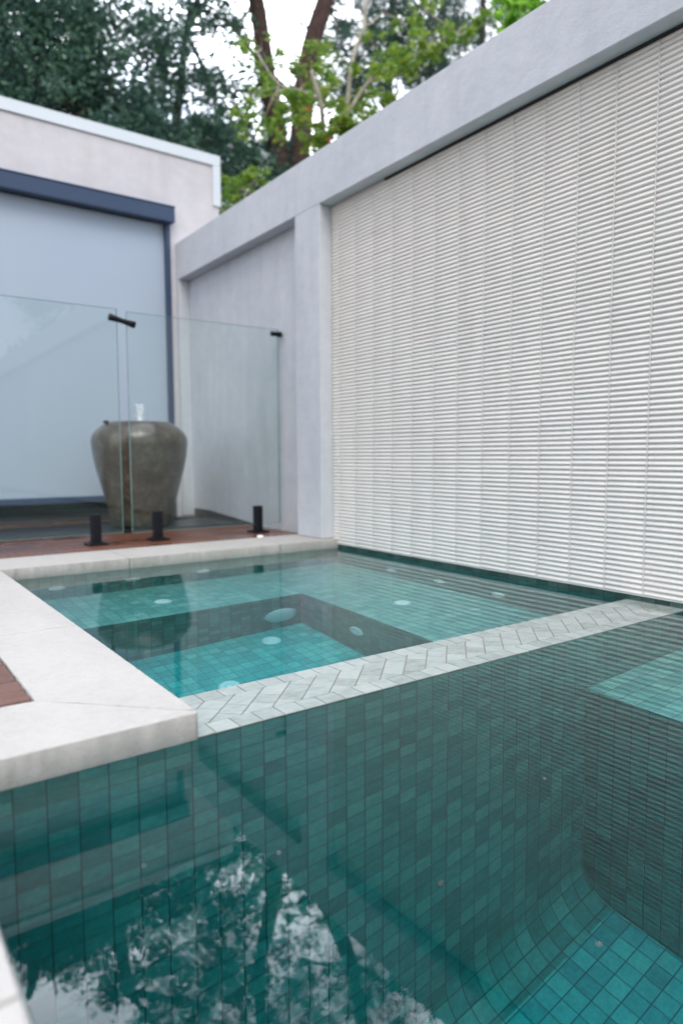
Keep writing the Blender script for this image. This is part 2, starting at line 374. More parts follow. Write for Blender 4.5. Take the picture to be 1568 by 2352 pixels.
quad_tiles(sh, 'x', PR, PY0, PY1, BZ, -0.004)
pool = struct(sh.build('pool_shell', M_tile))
fl = MB()
quad_tiles(fl, 'z', MZ, PL, 1.69, PY0, PY1 - RC, uo=X0, vo=PY1 - RC - (RC * math.pi / 2 % T))
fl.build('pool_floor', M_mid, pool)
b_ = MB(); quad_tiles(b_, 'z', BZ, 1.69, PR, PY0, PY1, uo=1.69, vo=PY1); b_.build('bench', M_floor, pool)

sp = MB()
quad_tiles(sp, 'x', SL, SY0, SY1, SWZ, 0.002, flip=True)
quad_tiles(sp, 'y', SY1, SL, PR, SBZ, 0.002)
quad_tiles(sp, 'x', PR, SY0 - 0.235, SY1, SBZ, -0.004)
quad_tiles(sp, 'y', SY0, SL, PR, SWZ, -0.006, flip=True)
quad_tiles(sp, 'y', 2.61, SL, 1.66, SWZ, SBZ)
quad_tiles(sp, 'x', 1.66, SY0, 2.61, SWZ, SBZ)
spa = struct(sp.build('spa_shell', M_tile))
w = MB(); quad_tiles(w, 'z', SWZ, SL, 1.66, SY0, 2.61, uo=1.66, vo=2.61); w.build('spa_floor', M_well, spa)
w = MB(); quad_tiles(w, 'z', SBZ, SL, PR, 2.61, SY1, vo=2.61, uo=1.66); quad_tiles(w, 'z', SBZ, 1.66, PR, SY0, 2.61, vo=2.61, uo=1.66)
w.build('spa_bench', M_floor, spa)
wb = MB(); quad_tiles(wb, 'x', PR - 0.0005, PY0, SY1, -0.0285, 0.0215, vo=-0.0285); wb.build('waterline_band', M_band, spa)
# spa fittings: white jets and one big light
def disc(nm, c, axis, r, mat, parent):
    mb = MB(); pr = [(0.0, 0.0002), (r * 0.20, 0.0002), (r * 0.24, 0.009), (r * 0.36, 0.010), (r * 0.42, 0.003), (r * 0.66, 0.0035), (r * 0.72, 0.008), (r * 0.92, 0.007), (r, 0.0)]
    mb.lathe(pr, (0, 0, 0), 24)
    o = mb.build(nm, mat)
    rot = {'z': Matrix.Identity(4), 'y': Matrix.Rotation(R(90), 4, 'X'), 'x': Matrix.Rotation(R(-90), 4, 'Y')}[axis]
    o.data.transform(Matrix.Translation(Vector(c)) @ rot); o.parent = parent; return o
for x in (0.724, 1.063, 1.415): disc('jet', (x, SY1 - 0.001, -0.29), 'y', 0.036, M_fit, spa)
for y in (2.66, 2.31, 1.95): disc('jet', (PR - 0.001, y, -0.37), 'x', 0.036, M_fit, spa)
for q in ((1.088, 2.834, SBZ + 0.001), (1.913, 2.202, SBZ + 0.001)): disc('jet', q, 'z', 0.038, M_fit, spa)
for q in ((1.433, 2.496, SWZ + 0.001), (1.094, 2.215, SWZ + 0.001)): disc('floor_drain', q, 'z', 0.042, M_fit, spa)
disc('jet', (1.659, 2.192, -0.722), 'x', 0.042, M_fit, spa)
r = 0.085; mb = MB(); mb.lathe([(0, 0.03), (r * 0.5, 0.028), (r * 0.8, 0.02), (r * 0.86, 0.012), (r, 0.008), (r, 0)], (0, 0, 0), 32)
o = mb.build('pool_light', M_lens); o.data.transform(Matrix.Translation((1.55, 2.609, -0.775)) @ Matrix.Rotation(R(90), 4, 'X')); o.parent = spa

# weir between spa and pool: pale herringbone tiles, sloping gently into the water
def wz(x): return 0.0030 - (x - 0.5) / 1.74 * 0.0018
wr = MB()
wr.face([(SL - 0.1, PY1, wz(SL - 0.1) - 0.002), (PR, PY1, wz(PR) - 0.002), (PR, SY0, wz(PR) - 0.002), (SL - 0.1, SY0, wz(SL - 0.1) - 0.002)])
weir = struct(wr.build('weir', M_grout))
def clip(poly, f):
    res = []
    for i in range(len(poly)):
        a, b = poly[i], poly[(i + 1) % len(poly)]; fa, fb = f(a), f(b)
        if fa >= 0: res.append(a)
        if (fa >= 0) != (fb >= 0):
            t = fa / (fa - fb); res.append((a[0] + (b[0] - a[0]) * t, a[1] + (b[1] - a[1]) * t))
    return res
ht = MB(); C45 = math.cos(math.pi / 4)
def weir_tile(pol, bounds):
    for f in bounds:
        pol = clip(pol, f)
        if len(pol) < 3: return
    n = len(pol); dz = random.uniform(-0.0002, 0.0003); i0 = len(ht.v)
    ht.v += [(a, b, wz(a) + dz) for a, b in pol] + [(a, b, wz(a) - 0.0018) for a, b in pol]
    ht.f.append(tuple(range(i0, i0 + n))); ht.uv.append([(0, 0)] * n); ht.sm.append(False)
    for q in range(n):
        a = i0 + q; b = i0 + (q + 1) % n
        ht.f.append((a, a + n, b + n, b)); ht.uv.append([(0, 0)] * 4); ht.sm.append(False)
xl = (lambda p: p[0] - (SL - 0.09), lambda p: PR - 0.001 - p[0])
YA, YB = 1.1905, 1.3045
for k_ in range(6, 46):
    x0 = X0 + k_ * T; g1 = 0.0011
    weir_tile([(x0 + g1, PY1 + 0.0006), (x0 + T - g1, PY1 + 0.0006), (x0 + T - g1, YA - 0.0005), (x0 + g1, YA - 0.0005)], xl)
    weir_tile([(x0 + g1, YB + 0.0005), (x0 + T - g1, YB + 0.0005), (x0 + T - g1, SY0), (x0 + g1, SY0)], xl)
for i in range(-60, 60):
    sh_ = random.random() * T * 0.3 + (i % 2) * T * 0.5
    for j in range(-60, 60):
        x0, x1 = i * T + 0.0012, (i + 1) * T - 0.0012
        y0, y1 = j * T + sh_ + 0.0005, (j + 1) * T + sh_ - 0.0005
        # long joints run at 45 degrees from the pool edge towards the spa
        pol = [((x + y) * C45 + 1.37, (y - x) * C45 + 1.24) for x, y in ((x0, y0), (x1, y0), (x1, y1), (x0, y1))]
        if min(p[1] for p in pol) > YB or max(p[1] for p in pol) < YA: continue
        weir_tile(pol, xl + (lambda p: p[1] - YA, lambda p: YB - p[1]))
ht.build('diagonal_tiles', M_weir, weir)

# water: one closed body, edges tucked into the shell
wt = MB()
e = 0.012
poly = [(PL - e, PY0 - e), (PR + e, PY0 - e), (PR + e, SY1 + e), (SL - e, SY1 + e), (SL - e, PY1 + e), (PL - e, PY1 + e)]
wt.v = [(x, y, 0.0) for x, y in poly] + [(x, y, MZ - 0.03) for x, y in poly]
wt.f = [tuple(range(6)), tuple(reversed(range(6, 12)))] + [(q, q + 6, (q + 1) % 6 + 6, (q + 1) % 6) for q in range(6)]
wt.uv = [[(0, 0)] * len(f) for f in wt.f]; wt.sm = [False] * len(wt.f)
struct(wt.build('water', M_water))

# ---------------------------------------------------------------- coping
def stone_piece(mb, poly, z0=-0.0035, z1=0.0505, step=0.007):
    "one coping stone from an outline; its edge is slightly chipped and rounded"
    pts = []
    n = len(poly)
    for i in range(n):
        a, b = Vector(poly[i]), Vector(poly[(i + 1) % n]); L = (b - a).length; m_ = max(1, int(L / step))
        for q in range(m_): pts.append((a + (b - a) * (q / m_), i))
    cx = sum(p[0].x for p in pts) / len(pts); cy_ = sum(p[0].y for p in pts) / len(pts)
    N_ = len(pts)
    area = sum(poly[i][0] * poly[(i + 1) % n][1] - poly[(i + 1) % n][0] * poly[i][1] for i in range(n))
    sg = 1 if area > 0 else -1
    nrm = []
    for i in range(N_):
        a, b = pts[(i - 1) % N_][0], pts[(i + 1) % N_][0]; t = (b - a).normalized(); nrm.append(Vector((-t.y, t.x)) * sg)
    rings = [(0.0012, z0), (0.0, z0 + 0.002), (0.0, z1 - 0.0028), (0.0007, z1 - 0.0009), (0.0026, z1)]
    i0 = len(mb.v)
    ph = random.random() * 50
    for ri, (ins, z) in enumerate(rings):
        for i in range(N_):
            p = pts[i][0]; ch = 0.0008 * math.sin(i * 1.7 + ph) * random.random() + random.uniform(0, 0.0012)
            if ri >= 3 and random.random() < 0.08: ch += 0.0020
            q = p + nrm[i] * (ins + ch * (1 if ri in (2, 3, 4) else 0.4)); mb.v.append((q.x, q.y, z + (random.uniform(-0.0004, 0.0004) if ri < 4 else 0)))
    for ri in range(len(rings) - 1):
        for i in range(N_):
            a = i0 + ri * N_ + i; b = i0 + ri * N_ + (i + 1) % N_
            f = (a, b, b + N_, a + N_) if sg > 0 else (b, a, a + N_, b + N_)
            mb.f.append(f); mb.uv.append([(0, 0)] * 4); mb.sm.append(True)
    top = list(range(i0 + (len(rings) - 1) * N_, i0 + len(rings) * N_)); bot = list(range(i0, i0 + N_))
    if sg < 0: top.reverse()
    else: bot.reverse()
    mb.f.append(tuple(top)); mb.uv.append([(0, 0)] * N_); mb.sm.append(False)
    mb.f.append(tuple(bot)); mb.uv.append([(0, 0)] * N_); mb.sm.append(False)
def rrect(x0, x1, y0, y1): return [(x0, y0), (x1, y0), (x1, y1), (x0, y1)]
CX, CYN, CYB = 0.500, 1.1375, 3.122
cop = MB(); j_ = 0.0008
# near arm (runs along X), mitred into the side arm
stone_piece(cop, [(-0.128, CYN), (CX - 0.006, CYN), (CX - 0.0015, CYN + 0.0025), (CX, CYN + 0.008), (0.2710, 1.3825), (-0.128, 1.3825)])
stone_piece(cop, [(CX, CYN + 0.0095), (CX, 1.95 - j_), (0.2705, 1.95 - j_), (0.2705, 1.3845)])
stone_piece(cop, rrect(0.2705, CX, 1.95 + j_, 2.62 - j_)); stone_piece(cop, rrect(0.2705, CX, 2.62 + j_, CYB - j_))
# back arm
for a, b in ((0.2705, 1.045), (1.045, 1.855), (1.855, 2.2385)): stone_piece(cop, rrect(a + (0.0014 if a > 0.3 else 0), b - 0.0014, CYB, 3.4635))
# left side of the main pool
yy = [-3.6, -2.9, -2.2, -1.5, -0.8, -0.12, 0.615, 1.1355]
for a, b in zip(yy, yy[1:]): stone_piece(cop, rrect(-0.128, 0.100, a + 0.0016, b - 0.0016))
struct(cop.build('coping', M_stone))

# ---------------------------------------------------------------- boundary wall with ribbed cladding
FX, SX, FT = 2.155, 2.235, 2.165
fw = MB(); xb = 2.42
fw.box(SX + 0.008, xb, -12.0, 5.157, 0.0225, FT - 0.28)       # thick back leaf behind both recesses
fw.box(FX, xb, -12.0, 5.157, FT - 0.28, FT)                    # header
fw.box(FX, SX + 0.008, 3.170, 3.424, 0.0525, FT - 0.28)       # pier
fw.box(FX, SX + 0.008, 5.108, 5.157, 0.0525, FT - 0.28)       # end pier
fence = tag(fw.build('boundary_wall', M_fence, bevel=0.004), 'long pale grey rendered wall framing the white ribbed cladding beside the pool', 'wall')
ZB, ZT = 0.0215, FT - 0.28
P_ = 0.1512 / 8
def rib_column(y0, y1, ztop):
    mb = MB(); z = ZB
    ya, yb = y0 + 0.0014, y1 - 0.0014
    while z < ztop - 0.002:
        jx = random.uniform(-0.0006, 0.0006); jt = random.uniform(-0.0005, 0.0005); jz = random.uniform(-0.0009, 0.0007)
        for r_ in range(8):
            zb = z + r_ * P_ + jz + 0.0005
            if zb + P_ > ztop + 0.004: break
            # rounded batten: shallow top slope, full belly, tucked underside
            pf = [(0.0020, 0.15), (-0.0050, 0.19), (-0.0082, 0.27), (-0.0094, 0.40), (-0.0090, 0.56), (-0.0070, 0.74), (-0.0040, 0.90), (0.0000, 1.02)]
            i0 = len(mb.v); npf = len(pf)
            cols = [(ya, 0.62), (ya + 0.0015, 0.9), (ya + 0.0035, 1.0), (yb - 0.0035, 1.0), (yb - 0.0015, 0.9), (yb, 0.62)]
            for yv, sc in cols:
                t = (yv - ya) / (yb - ya)
                for dx, dzf in pf:
                    mb.v.append((SX + 0.004 + dx * sc + jx + jt * (t - 0.5), yv, zb + (0.5 + (dzf - 0.5) * (0.80 + 0.2 * sc)) * P_))
            for c_ in range(len(cols) - 1):
                for q in range(npf - 1):
                    a = i0 + c_ * npf + q
                    mb.f.append((a, a + 1, a + npf + 1, a + npf)); mb.uv.append([(0, 0)] * 4); mb.sm.append(True)
        z += 0.1512
    return mb.build('cladding_column', M_rib, fence)
bk = MB(); bk.box(SX + 0.0035, SX + 0.0075, -3.599, 3.1695, ZB, ZT - 0.0005)
yj = 2.956 + 0.1512
while yj > -3.55:
    bk.box(SX - 0.0050, SX + 0.0035, yj - 0.0015, yj + 0.0015, ZB, ZT - 0.014); yj -= 0.1512
bk.build('cladding_backing', M_back, fence)
gc = MB(); gc.box(SX - 0.008, SX + 0.003, -3.599, 2.708, ZT - 0.008, ZT - 0.0005); gc.build('gap_shade_strip', M_dark, fence)  # black bar stands in for the shade in the open gap under the header
tr = MB(); tr.box(SX - 0.004, SX + 0.003, -3.599, 3.1695, ZB - 0.0, ZB + 0.0035); tr.build('bottom_trim', M_back, fence)
sk = MB(); n_ = 40
for q in range(n_):
    y0 = 4.0 + 1.1 * q / n_; y1 = 4.0 + 1.1 * (q + 1) / n_
    hh = lambda v_: 0.0500 + 0.060 * min(1, (v_ - 4.0) / 0.8)
    sk.face([(SX + 0.0055, y0, 0.048), (SX + 0.0055, y1, 0.048), (SX + 0.0055, y1, hh(y1)), (SX + 0.0055, y0, hh(y0))][::-1])
sk.build('wet_skirting', M_basin, fence)
y = 3.1695; first = 3.1695 - 2.956 
ends = [3.1695]; yj = 2.956 + 0.1512
while yj > -3.55:
    ends.append(yj); yj -= 0.1512
ends.append(-3.599)
for a, b in zip(ends, ends[1:]):
    zt = ZT - 0.009 if a < 2.75 else ZT - 0.001
    rib_column(b, a, zt)

# ---------------------------------------------------------------- house
HY = 5.16; HX1 = 2.535; HTOP = 2.90
h = MB()
op = [(-6.0, 2.425), (2.114, 2.425), (2.114, -0.02), (HX1, -0.02), (HX1, HTOP - 0.001), (-6.0, HTOP - 0.001)]
h.v = [(x, HY, z) for x, z in op] + [(x, 9.0, z) for x, z in op]
h.f = [tuple(range(6)), tuple(reversed(range(6, 12)))] + [(q, q + 6, (q + 1) % 6 + 6, (q + 1) % 6) for q in range(6)]
h.uv = [[(0, 0)] * len(f) for f in h.f]; h.sm = [False] * 8
house = tag(h.build('house', M_house, bevel=0.003), 'pale rendered house with flat parapet and a wide outdoor blind behind the urn', 'house')
r_ = MB(); r_.box(-6, 2.114, 5.60, 9.0, -0.02, 0.05); r_.box(-6, 2.114, 6.4, 6.45, 0.05, 2.425); r_.build('dark_interior', M_room, house)
cp = MB(); cp.box(-6.05, HX1 + 0.012, HY - 0.014, 9.02, HTOP, HTOP + 0.008)
cp.box(-6.05, HX1 + 0.012, HY - 0.014, HY - 0.002, HTOP - 0.075, HTOP)
cp.box(HX1 + 0.002, HX1 + 0.012, HY - 0.002, 9.02, HTOP - 0.075, HTOP)
cp.box(HX1 - 0.055, HX1 + 0.012, HY - 0.013, HY - 0.002, 2.515, HTOP - 0.0755)
cp.build('parapet_cap', M_zinc, house, bevel=0.002)
bl = MB(); bl.box(-6.0, 2.082, HY + 0.030, HY + 0.034, 0.232, 2.30)
blind = bl.build('blind', M_blind, house)
hb = MB()
hb.box(-6.0, 2.130, HY - 0.075, HY - 0.002, 2.300, 2.408); hb.box(-6.0, 2.134, HY - 0.079, HY - 0.002, 2.4085, 2.420)
hb.build('headbox', M_blue, blind, bevel=0.004)
sg = MB(); sg.box(2.076, 2.1135, HY - 0.012, HY + 0.05, 0.05, 2.2995); sg.build('side_guide', M_blue, blind, bevel=0.003)
br = MB(); br.box(-6.0, 2.075, HY + 0.012, HY + 0.052, 0.185, 0.2315); br.build('bottom_rail', M_blue, blind, bevel=0.004)
sill = MB(); sill.box(-6.0, 2.075, HY + 0.001, HY + 0.4, -0.02, 0.075); sill.build('door_sill', M_dark, house)

# ---------------------------------------------------------------- glass fence
GY = 3.73
def panel(x0, x1, z0, z1, y, lab):
    root = empty('pool_fence', ((x0 + x1) / 2, y, z0))
    a = MB(); a.face([(x0, y - 0.006, z0), (x1, y - 0.006, z0), (x1, y - 0.006, z1), (x0, y - 0.006, z1)])
    a.face([(x0, y + 0.006, z0), (x0, y + 0.006, z1), (x1, y + 0.006, z1), (x1, y + 0.006, z0)])
    a.build('pane', M_glass, root)
    e_ = MB(); q = 0.0018
    e_.box(x0, x1, y - 0.0055, y + 0.0055, z0 - q, z0); e_.box(x0, x1, y - 0.0055, y + 0.0055, z1, z1 + q * 0.6)
    e_.box(x0 - q, x0, y - 0.0055, y + 0.0055, z0, z1); e_.box(x1, x1 + q, y - 0.0055, y + 0.0055, z0, z1)
    e_.build('polished_edge', M_gedge, root)
    return tag(root, lab, 'glass fence', 'frameless glass panels across the deck')
panel(0.02, 1.216, 0.104, 1.308, GY, 'clear frameless glass panel at the left standing in front of the pale blind')
panel(1.270, 2.215, 0.100, 1.300, GY, 'clear frameless glass panel in front of the urn and the grey recessed wall')
def spigot(x, y, lab):
    root = empty('spigot', (x, y, 0.0515))
    a = MB()
    for z0, z1, w_, c_ in ((0.0635, 0.212, 0.025, 0.007),):
        pl = [(-w_, -w_ + c_), (-w_ + c_, -w_), (w_ - c_, -w_), (w_, -w_ + c_), (w_, w_ - c_), (w_ - c_, w_), (-w_ + c_, w_), (-w_, w_ - c_)]
        i0 = len(a.v); a.v += [(x + p, y + q, z0) for p, q in pl] + [(x + p, y + q, z1) for p, q in pl]
        a.f.append(tuple(i0 + i for i in reversed(range(8)))); a.f.append(tuple(i0 + 8 + i for i in range(8)))
        for i in range(8): a.f.append((i0 + i, i0 + (i + 1) % 8, i0 + 8 + (i + 1) % 8, i0 + 8 + i))
        a.uv += [[(0, 0)] * 8] * 2 + [[(0, 0)] * 4] * 8; a.sm += [False] * 10
    a.build('post', M_black, root, bevel=0.002)
    b = MB(); b.box(x - 0.052, x + 0.052, y - 0.052, y + 0.052, 0.0475, 0.0585); b.build('base_plate', M_black, root, bevel=0.003)
    cpn = MB(); cpn.box(x - 0.034, x + 0.034, y - 0.034, y + 0.034, 0.0585, 0.0640); cpn.build('cover_collar', M_black, root, bevel=0.002)
    return tag(root, lab, 'fence spigot', 'black spigots holding the glass panels')
spigot(1.070, GY, 'square black spigot left of the urn under the left glass panel')
spigot(1.414, GY, 'square black spigot directly in front of the urn')
spigot(2.058, GY, 'square black spigot beside the grey wall pier, under the right end of the glass')
def bar(p0, p1, lab, r0, r1, rm):
    mb = MB(); p0 = Vector(p0); p1 = Vector(p1)
    ts = [0, 0.02, 0.25, 0.5, 0.75, 0.98, 1]; rs = [r0 * 0.85, r0, (r0 + rm) / 2, rm, (r1 + rm) / 2, r1, r1 * 0.85]
    mb.tube([p0.lerp(p1, t) for t in ts], rs, 20)
    return tag(mb.build('glass_clamp', M_black), lab, 'glass clamp')
bar((1.172, GY - 0.012, 1.262), (1.312, GY - 0.012, 1.232), 'black tapered clamp bar joining the tops of the two glass panels', 0.019, 0.019, 0.013)
bar((2.165, GY - 0.010, 1.272), (2.232, GY - 0.010, 1.272), 'short black clamp fixing the glass corner to the grey wall', 0.016, 0.018, 0.014)

# small white knob left on the coping edge by the wall
kb = MB(); kb.lathe([(0, 0.012), (0.012, 0.0115), (0.019, 0.008), (0.021, 0.003), (0.019, 0)], (1.922, 3.46, 0.0508), 20)
tag(kb.build('skimmer_cap', M_fit), 'small round white plastic cap lying on the coping at the deck edge', 'cap')

# ---------------------------------------------------------------- urn fountain
UC = (1.606, 4.52)
bs = MB(); bx0, bx1, by0, by1, bz = -3.0, 2.222, 4.19, 4.84, 0.0475
bs.box(bx0, bx1, by0, by0 + 0.03, bz, bz + 0.016); bs.box(bx0, bx1, by1 - 0.03, by1, bz, bz + 0.016)
bs.box(bx1 - 0.03, bx1, by0 + 0.03, by1 - 0.03, bz, bz + 0.016); bs.box(bx0, bx0 + 0.03, by0 + 0.03, by1 - 0.03, bz, bz + 0.016)
bs.box(bx0 + 0.03, bx1 - 0.03, by0 + 0.03, by1 - 0.03, bz, bz + 0.010)
tag(bs.build('fountain_basin', M_basin, bevel=0.002), 'long shallow black basin let into the deck under the stone urn', 'basin')
pot_scale = 0.955
ur = tag(empty('urn_fountain', (UC[0], UC[1], 0.062)), 'large mottled grey brown stoneware urn fountain behind the glass panels', 'urn')
pot = [(0.0, 0.0), (0.205, 0.0), (0.214, 0.012), (0.216, 0.06), (0.226, 0.11), (0.246, 0.19), (0.272, 0.28), (0.297, 0.37), (0.315, 0.455), (0.325, 0.53), (0.326, 0.565), (0.318, 0.595),
       (0.300, 0.622), (0.272, 0.648), (0.243, 0.668), (0.222, 0.680), (0.214, 0.686), (0.208, 0.684), (0.205, 0.676), (0.0, 0.676)]
u = MB(); u.lathe([(a_ * pot_scale, b_) for a_, b_ in pot], (UC[0], UC[1], 0.0625), 96); u.build('urn', M_pot, ur)
kn = MB(); kn.lathe([(0, 0.022), (0.012, 0.02), (0.018, 0.01), (0.018, 0)], (UC[0] - 0.23, UC[1] - 0.03, 0.735), 16); kn.build('spout_knob', M_black, ur)
jt = MB()
for st in range(7):
    a0 = st * 0.9; rr0 = 0.011; hgt = random.uniform(0.085, 0.135); pts = []; rs = []
    for i in range(9):
        t = i / 8
        pts.append((UC[0] + 0.008 + rr0 * math.cos(a0 + t * 1.5) * (1 + 0.5 * t), UC[1] + rr0 * math.sin(a0 + t * 1.5) * (1 + 0.5 * t), 0.736 + hgt * t))
        rs.append(0.0105 + 0.003 * math.sin(i * 1.9 + st) - 0.004 * t)
    jt.tube(pts, rs, 8)
for i in range(60):
    a = random.uniform(0, 6.28); rr = random.uniform(0.012, 0.036); z = 0.738 + random.random() * 0.135; q = random.uniform(0.4, 1.1)
    jt.lathe([(0, 0.006 * q), (0.0045 * q, 0.004 * q), (0.006 * q, 0), (0.0045 * q, -0.004 * q), (0, -0.006 * q)], (UC[0] + 0.008 + rr * math.cos(a), UC[1] + rr * math.sin(a), z), 6)
tag(jt.build('water_jet', M_jet), 'white bubbling water jet rising from the top of the urn', 'water jet')

# ---------------------------------------------------------------- trees and shrubs
def leaves(clumps, n_per, size, name, mat, parent, aspect=0.45, droop=0.0, rmin=0.55):
    mb_v = []; mb_f = []
    for (c, rad, dens) in clumps:
        n = int(n_per * dens)
        nsub = max(8, n // 100)
        subs = []
        for i in range(nsub):
            d_ = Vector((random.gauss(0, 1), random.gauss(0, 1), random.gauss(0, 1))).normalized() * random.uniform(rmin, 1.0)
            subs.append((Vector(c) + Vector((d_.x * rad[0], d_.y * rad[1], d_.z * rad[2])), random.uniform(0.11, 0.24) * min(rad)))
        for sc, sr in subs:
            for i in range(n // nsub):
                p = sc + Vector((random.gauss(0, 1), random.gauss(0, 1), random.gauss(0, 0.75))) * sr
                ax = Vector((random.gauss(0, 1), random.gauss(0, 1), random.gauss(0, 0.6) - droop)).normalized()
                sd_ = ax.cross(Vector((random.gauss(0, 1), random.gauss(0, 1), random.gauss(0, 1)))).normalized()
                nm_ = ax.cross(sd_); L = size * random.uniform(0.6, 1.3); w_ = L * aspect * 0.5
                i0 = len(mb_v)
                mb_v += [tuple(p - ax * L * 0.5), tuple(p + sd_ * w_ + nm_ * w_ * 0.25), tuple(p + ax * L * 0.5), tuple(p - sd_ * w_ + nm_ * w_ * 0.25)]
                mb_f.append((i0, i0 + 1, i0 + 2, i0 + 3))
    me = bpy.data.meshes.new(name); me.from_pydata(mb_v, [], mb_f); me.materials.append(mat); me.update()
    o = bpy.data.objects.new(name, me); col.objects.link(o); o.parent = parent; o.matrix_parent_inverse = parent.matrix_world.inverted(); return o
def limb(mb, p0, p1, r0, r1, bend=0.12, n=7):
    p0 = Vector(p0); p1 = Vector(p1); L = (p1 - p0).length
    off = Vector((random.uniform(-1, 1), random.uniform(-1, 1), random.uniform(-0.3, 0.3))) * L * bend
    pts = [p0.lerp(p1, t / (n - 1)) + off * math.sin(math.pi * t / (n - 1)) for t in range(n)]
    mb.tube(pts, [r0 + (r1 - r0) * t / (n - 1) for t in range(n)], 9); return pts
def tree(name, base, trunks, clumps, n_per, size, leafm, barkm, lab, group, aspect=0.45, droop=0.0, rmin=0.55, cat='tree', twigs=True):
    root = empty(name, base)
    mb = MB()
    for (pl, r0, r1) in trunks:
        pts = [Vector(p) for p in pl]
        # smooth the polyline a little
        den = []
        for a, b in zip(pts, pts[1:]):
            for t in range(4): den.append(a.lerp(b, t / 4))
        den.append(pts[-1])
        for _ in range(2):
            den = [den[0]] + [(den[i - 1] + den[i] * 2 + den[i + 1]) / 4 for i in range(1, len(den) - 1)] + [den[-1]]
        n = len(den); mb.tube(den, [r0 + (r1 - r0) * i / (n - 1) for i in range(n)], 12)
    if twigs:
        tp = [Vector(p) for pl, _, _ in trunks for p in pl[1:]]
        for c, rad, dens in clumps:
            c = Vector(c); near = min(tp, key=lambda q: (q - c).length)
            rr = min(0.05, max(0.008, trunks[0][1] * 0.22))
            pts = limb(mb, near, c, rr, rr * 0.35)
            for q in range(4):
                d_ = Vector((random.uniform(-1, 1) * rad[0], random.uniform(-1, 1) * rad[1], random.uniform(-0.6, 1) * rad[2])) * 0.8
                limb(mb, pts[random.randint(3, 6)], c + d_, rr * 0.4, rr * 0.1, n=5)
    mb.build('trunk', barkm, root)
    leaves(clumps, n_per, size, 'crown', leafm, root, aspect, droop, rmin)
    return tag(root, lab, cat, group)
G1 = 'trees beyond the walls'
def cl(px, py, Y, r, dens=1.0, fl=0.8): return (W(px, py, Y), (r, r, r * fl), dens)
# dense dark evergreen at the left, behind the house
t1 = [cl(-150, 120, 10.5, 1.3), cl(60, 70, 10.2, 1.0, 1.2), cl(-20, 50, 10.6, .9, 1.2), cl(120, 130, 10.9, 1.1, 1.3), cl(40, 230, 10.9, 1.0, 1.2), cl(260, 170, 11.4, 1.1, 1.1), cl(60, 200, 10.4, 1.2), cl(230, 60, 10.8, 1.3), cl(200, 250, 9.9, 1.15, 1.3), cl(330, 200, 10.6, 1.25, 1.2), cl(300, 340, 10.0, 1.0, 1.1),
      cl(420, 330, 10.8, 1.1, 1.1), cl(420, 110, 11.2, 1.2, .8), cl(560, 420, 11.0, 0.9, 1.0), cl(520, 330, 11.3, 0.8, .9), cl(620, 400, 11.4, 0.8, .8), cl(470, 420, 10.6, .8, 1.0), cl(690, 470, 11.3, .7, .9), cl(330, -90, 11.0, 1.2, .5), cl(240, -110, 11.0, .9, .45), cl(330, -210, 11.0, 1.0, .38), cl(430, -150, 11.3, 1.0, .35), cl(170, -30, 10.8, .8, .6), cl(300, -330, 11.0, 1.0, .3), cl(500, -40, 11.4, 1.1, .55),
      cl(400, -240, 11.2, 1.2, .6), cl(500, -260, 11.6, 1.2, .4), cl(480, 240, 11.5, 1.0, .7)]
tree('evergreen_tree', (3.2, 11.3, -0.02), [([(3.2, 11.3, -0.1), (3.3, 11.2, 3.0), (3.1, 11.0, 5.5), (3.4, 10.9, 8.5)], 0.26, 0.09), ([(3.3, 11.2, 2.6), (2.3, 10.7, 4.8), (1.8, 10.5, 7.5)], 0.15, 0.05), ([(3.3, 11.2, 3.4), (4.6, 11.2, 5.0), (5.0, 11.3, 7.6)], 0.15, 0.05)],
     t1, 3600, 0.085, M_leaf_dark, M_bark, 'dense dark green evergreen tree filling the left above the house parapet', G1)
# tall forked tree with two dark red-brown stems
A = [W(660, 520, 10.9), W(640, 330, 10.9), W(612, 170, 10.9), W(590, 0, 10.9), W(555, -130, 10.9), W(560, -330, 10.9)]
B = [W(690, 330, 10.7), W(700, 180, 10.7), W(715, 100, 10.7), W(750, -10, 10.7), W(800, -140, 10.8), W(830, -360, 11.0)]
bs_ = (A[0].x, A[0].y, -0.02)
t2 = [cl(560, -150, 11.2, 1.0, .5), cl(620, 330, 11.2, 0.8, .8), cl(700, 420, 10.6, 0.7, .7), cl(640, 480, 10.5, 0.7, .8), cl(780, 60, 11.4, .9, .45), cl(660, -330, 11.2, 1.3, .5), cl(840, -260, 11.2, 1.3, .7), cl(900, -60, 11.6, 1.1, .6),
      cl(1000, -330, 11.6, 1.5, .7), cl(730, -480, 11.2, 1.4, .9), cl(660, -120, 11.3, .7, .35), cl(600, -260, 11.0, .9, .6), cl(760, -250, 11.3, .8, .5), cl(560, -420, 11.2, 1.0, .8), cl(880, -420, 11.4, 1.1, .7), cl(1010, -200, 11.6, 1.0, .6), cl(450, -330, 11.2, .9, .6), cl(680, -600, 11.2, 1.2, .8), cl(500, -620, 11.2, 1.1, .6), cl(530, 60, 11.6, .7, .3), cl(560, 250, 11.3, .8, .5), cl(640, 235, 11.9, .6, .25)]
tree('forked_tree', bs_, [([Vector(bs_) - Vector((0, 0, .1))] + A, 0.22, 0.10), ([A[0]] + B, 0.22, 0.12), ([A[2], W(540, 60, 11), W(470, 20, 11)], 0.05, 0.02), ([A[2], W(650, 195, 10.9), W(690, 260, 10.8)], 0.05, 0.03), ([A[4], W(480, -180, 11)], 0.06, 0.02), ([B[4], W(900, -220, 11)], 0.07, 0.02)],
     t2, 2200, 0.09, M_leaf_dark, M_bark, 'tall tree with two dark red brown stems standing against the white sky', G1)
q = Vector((3.7, -6.6, -0.02))
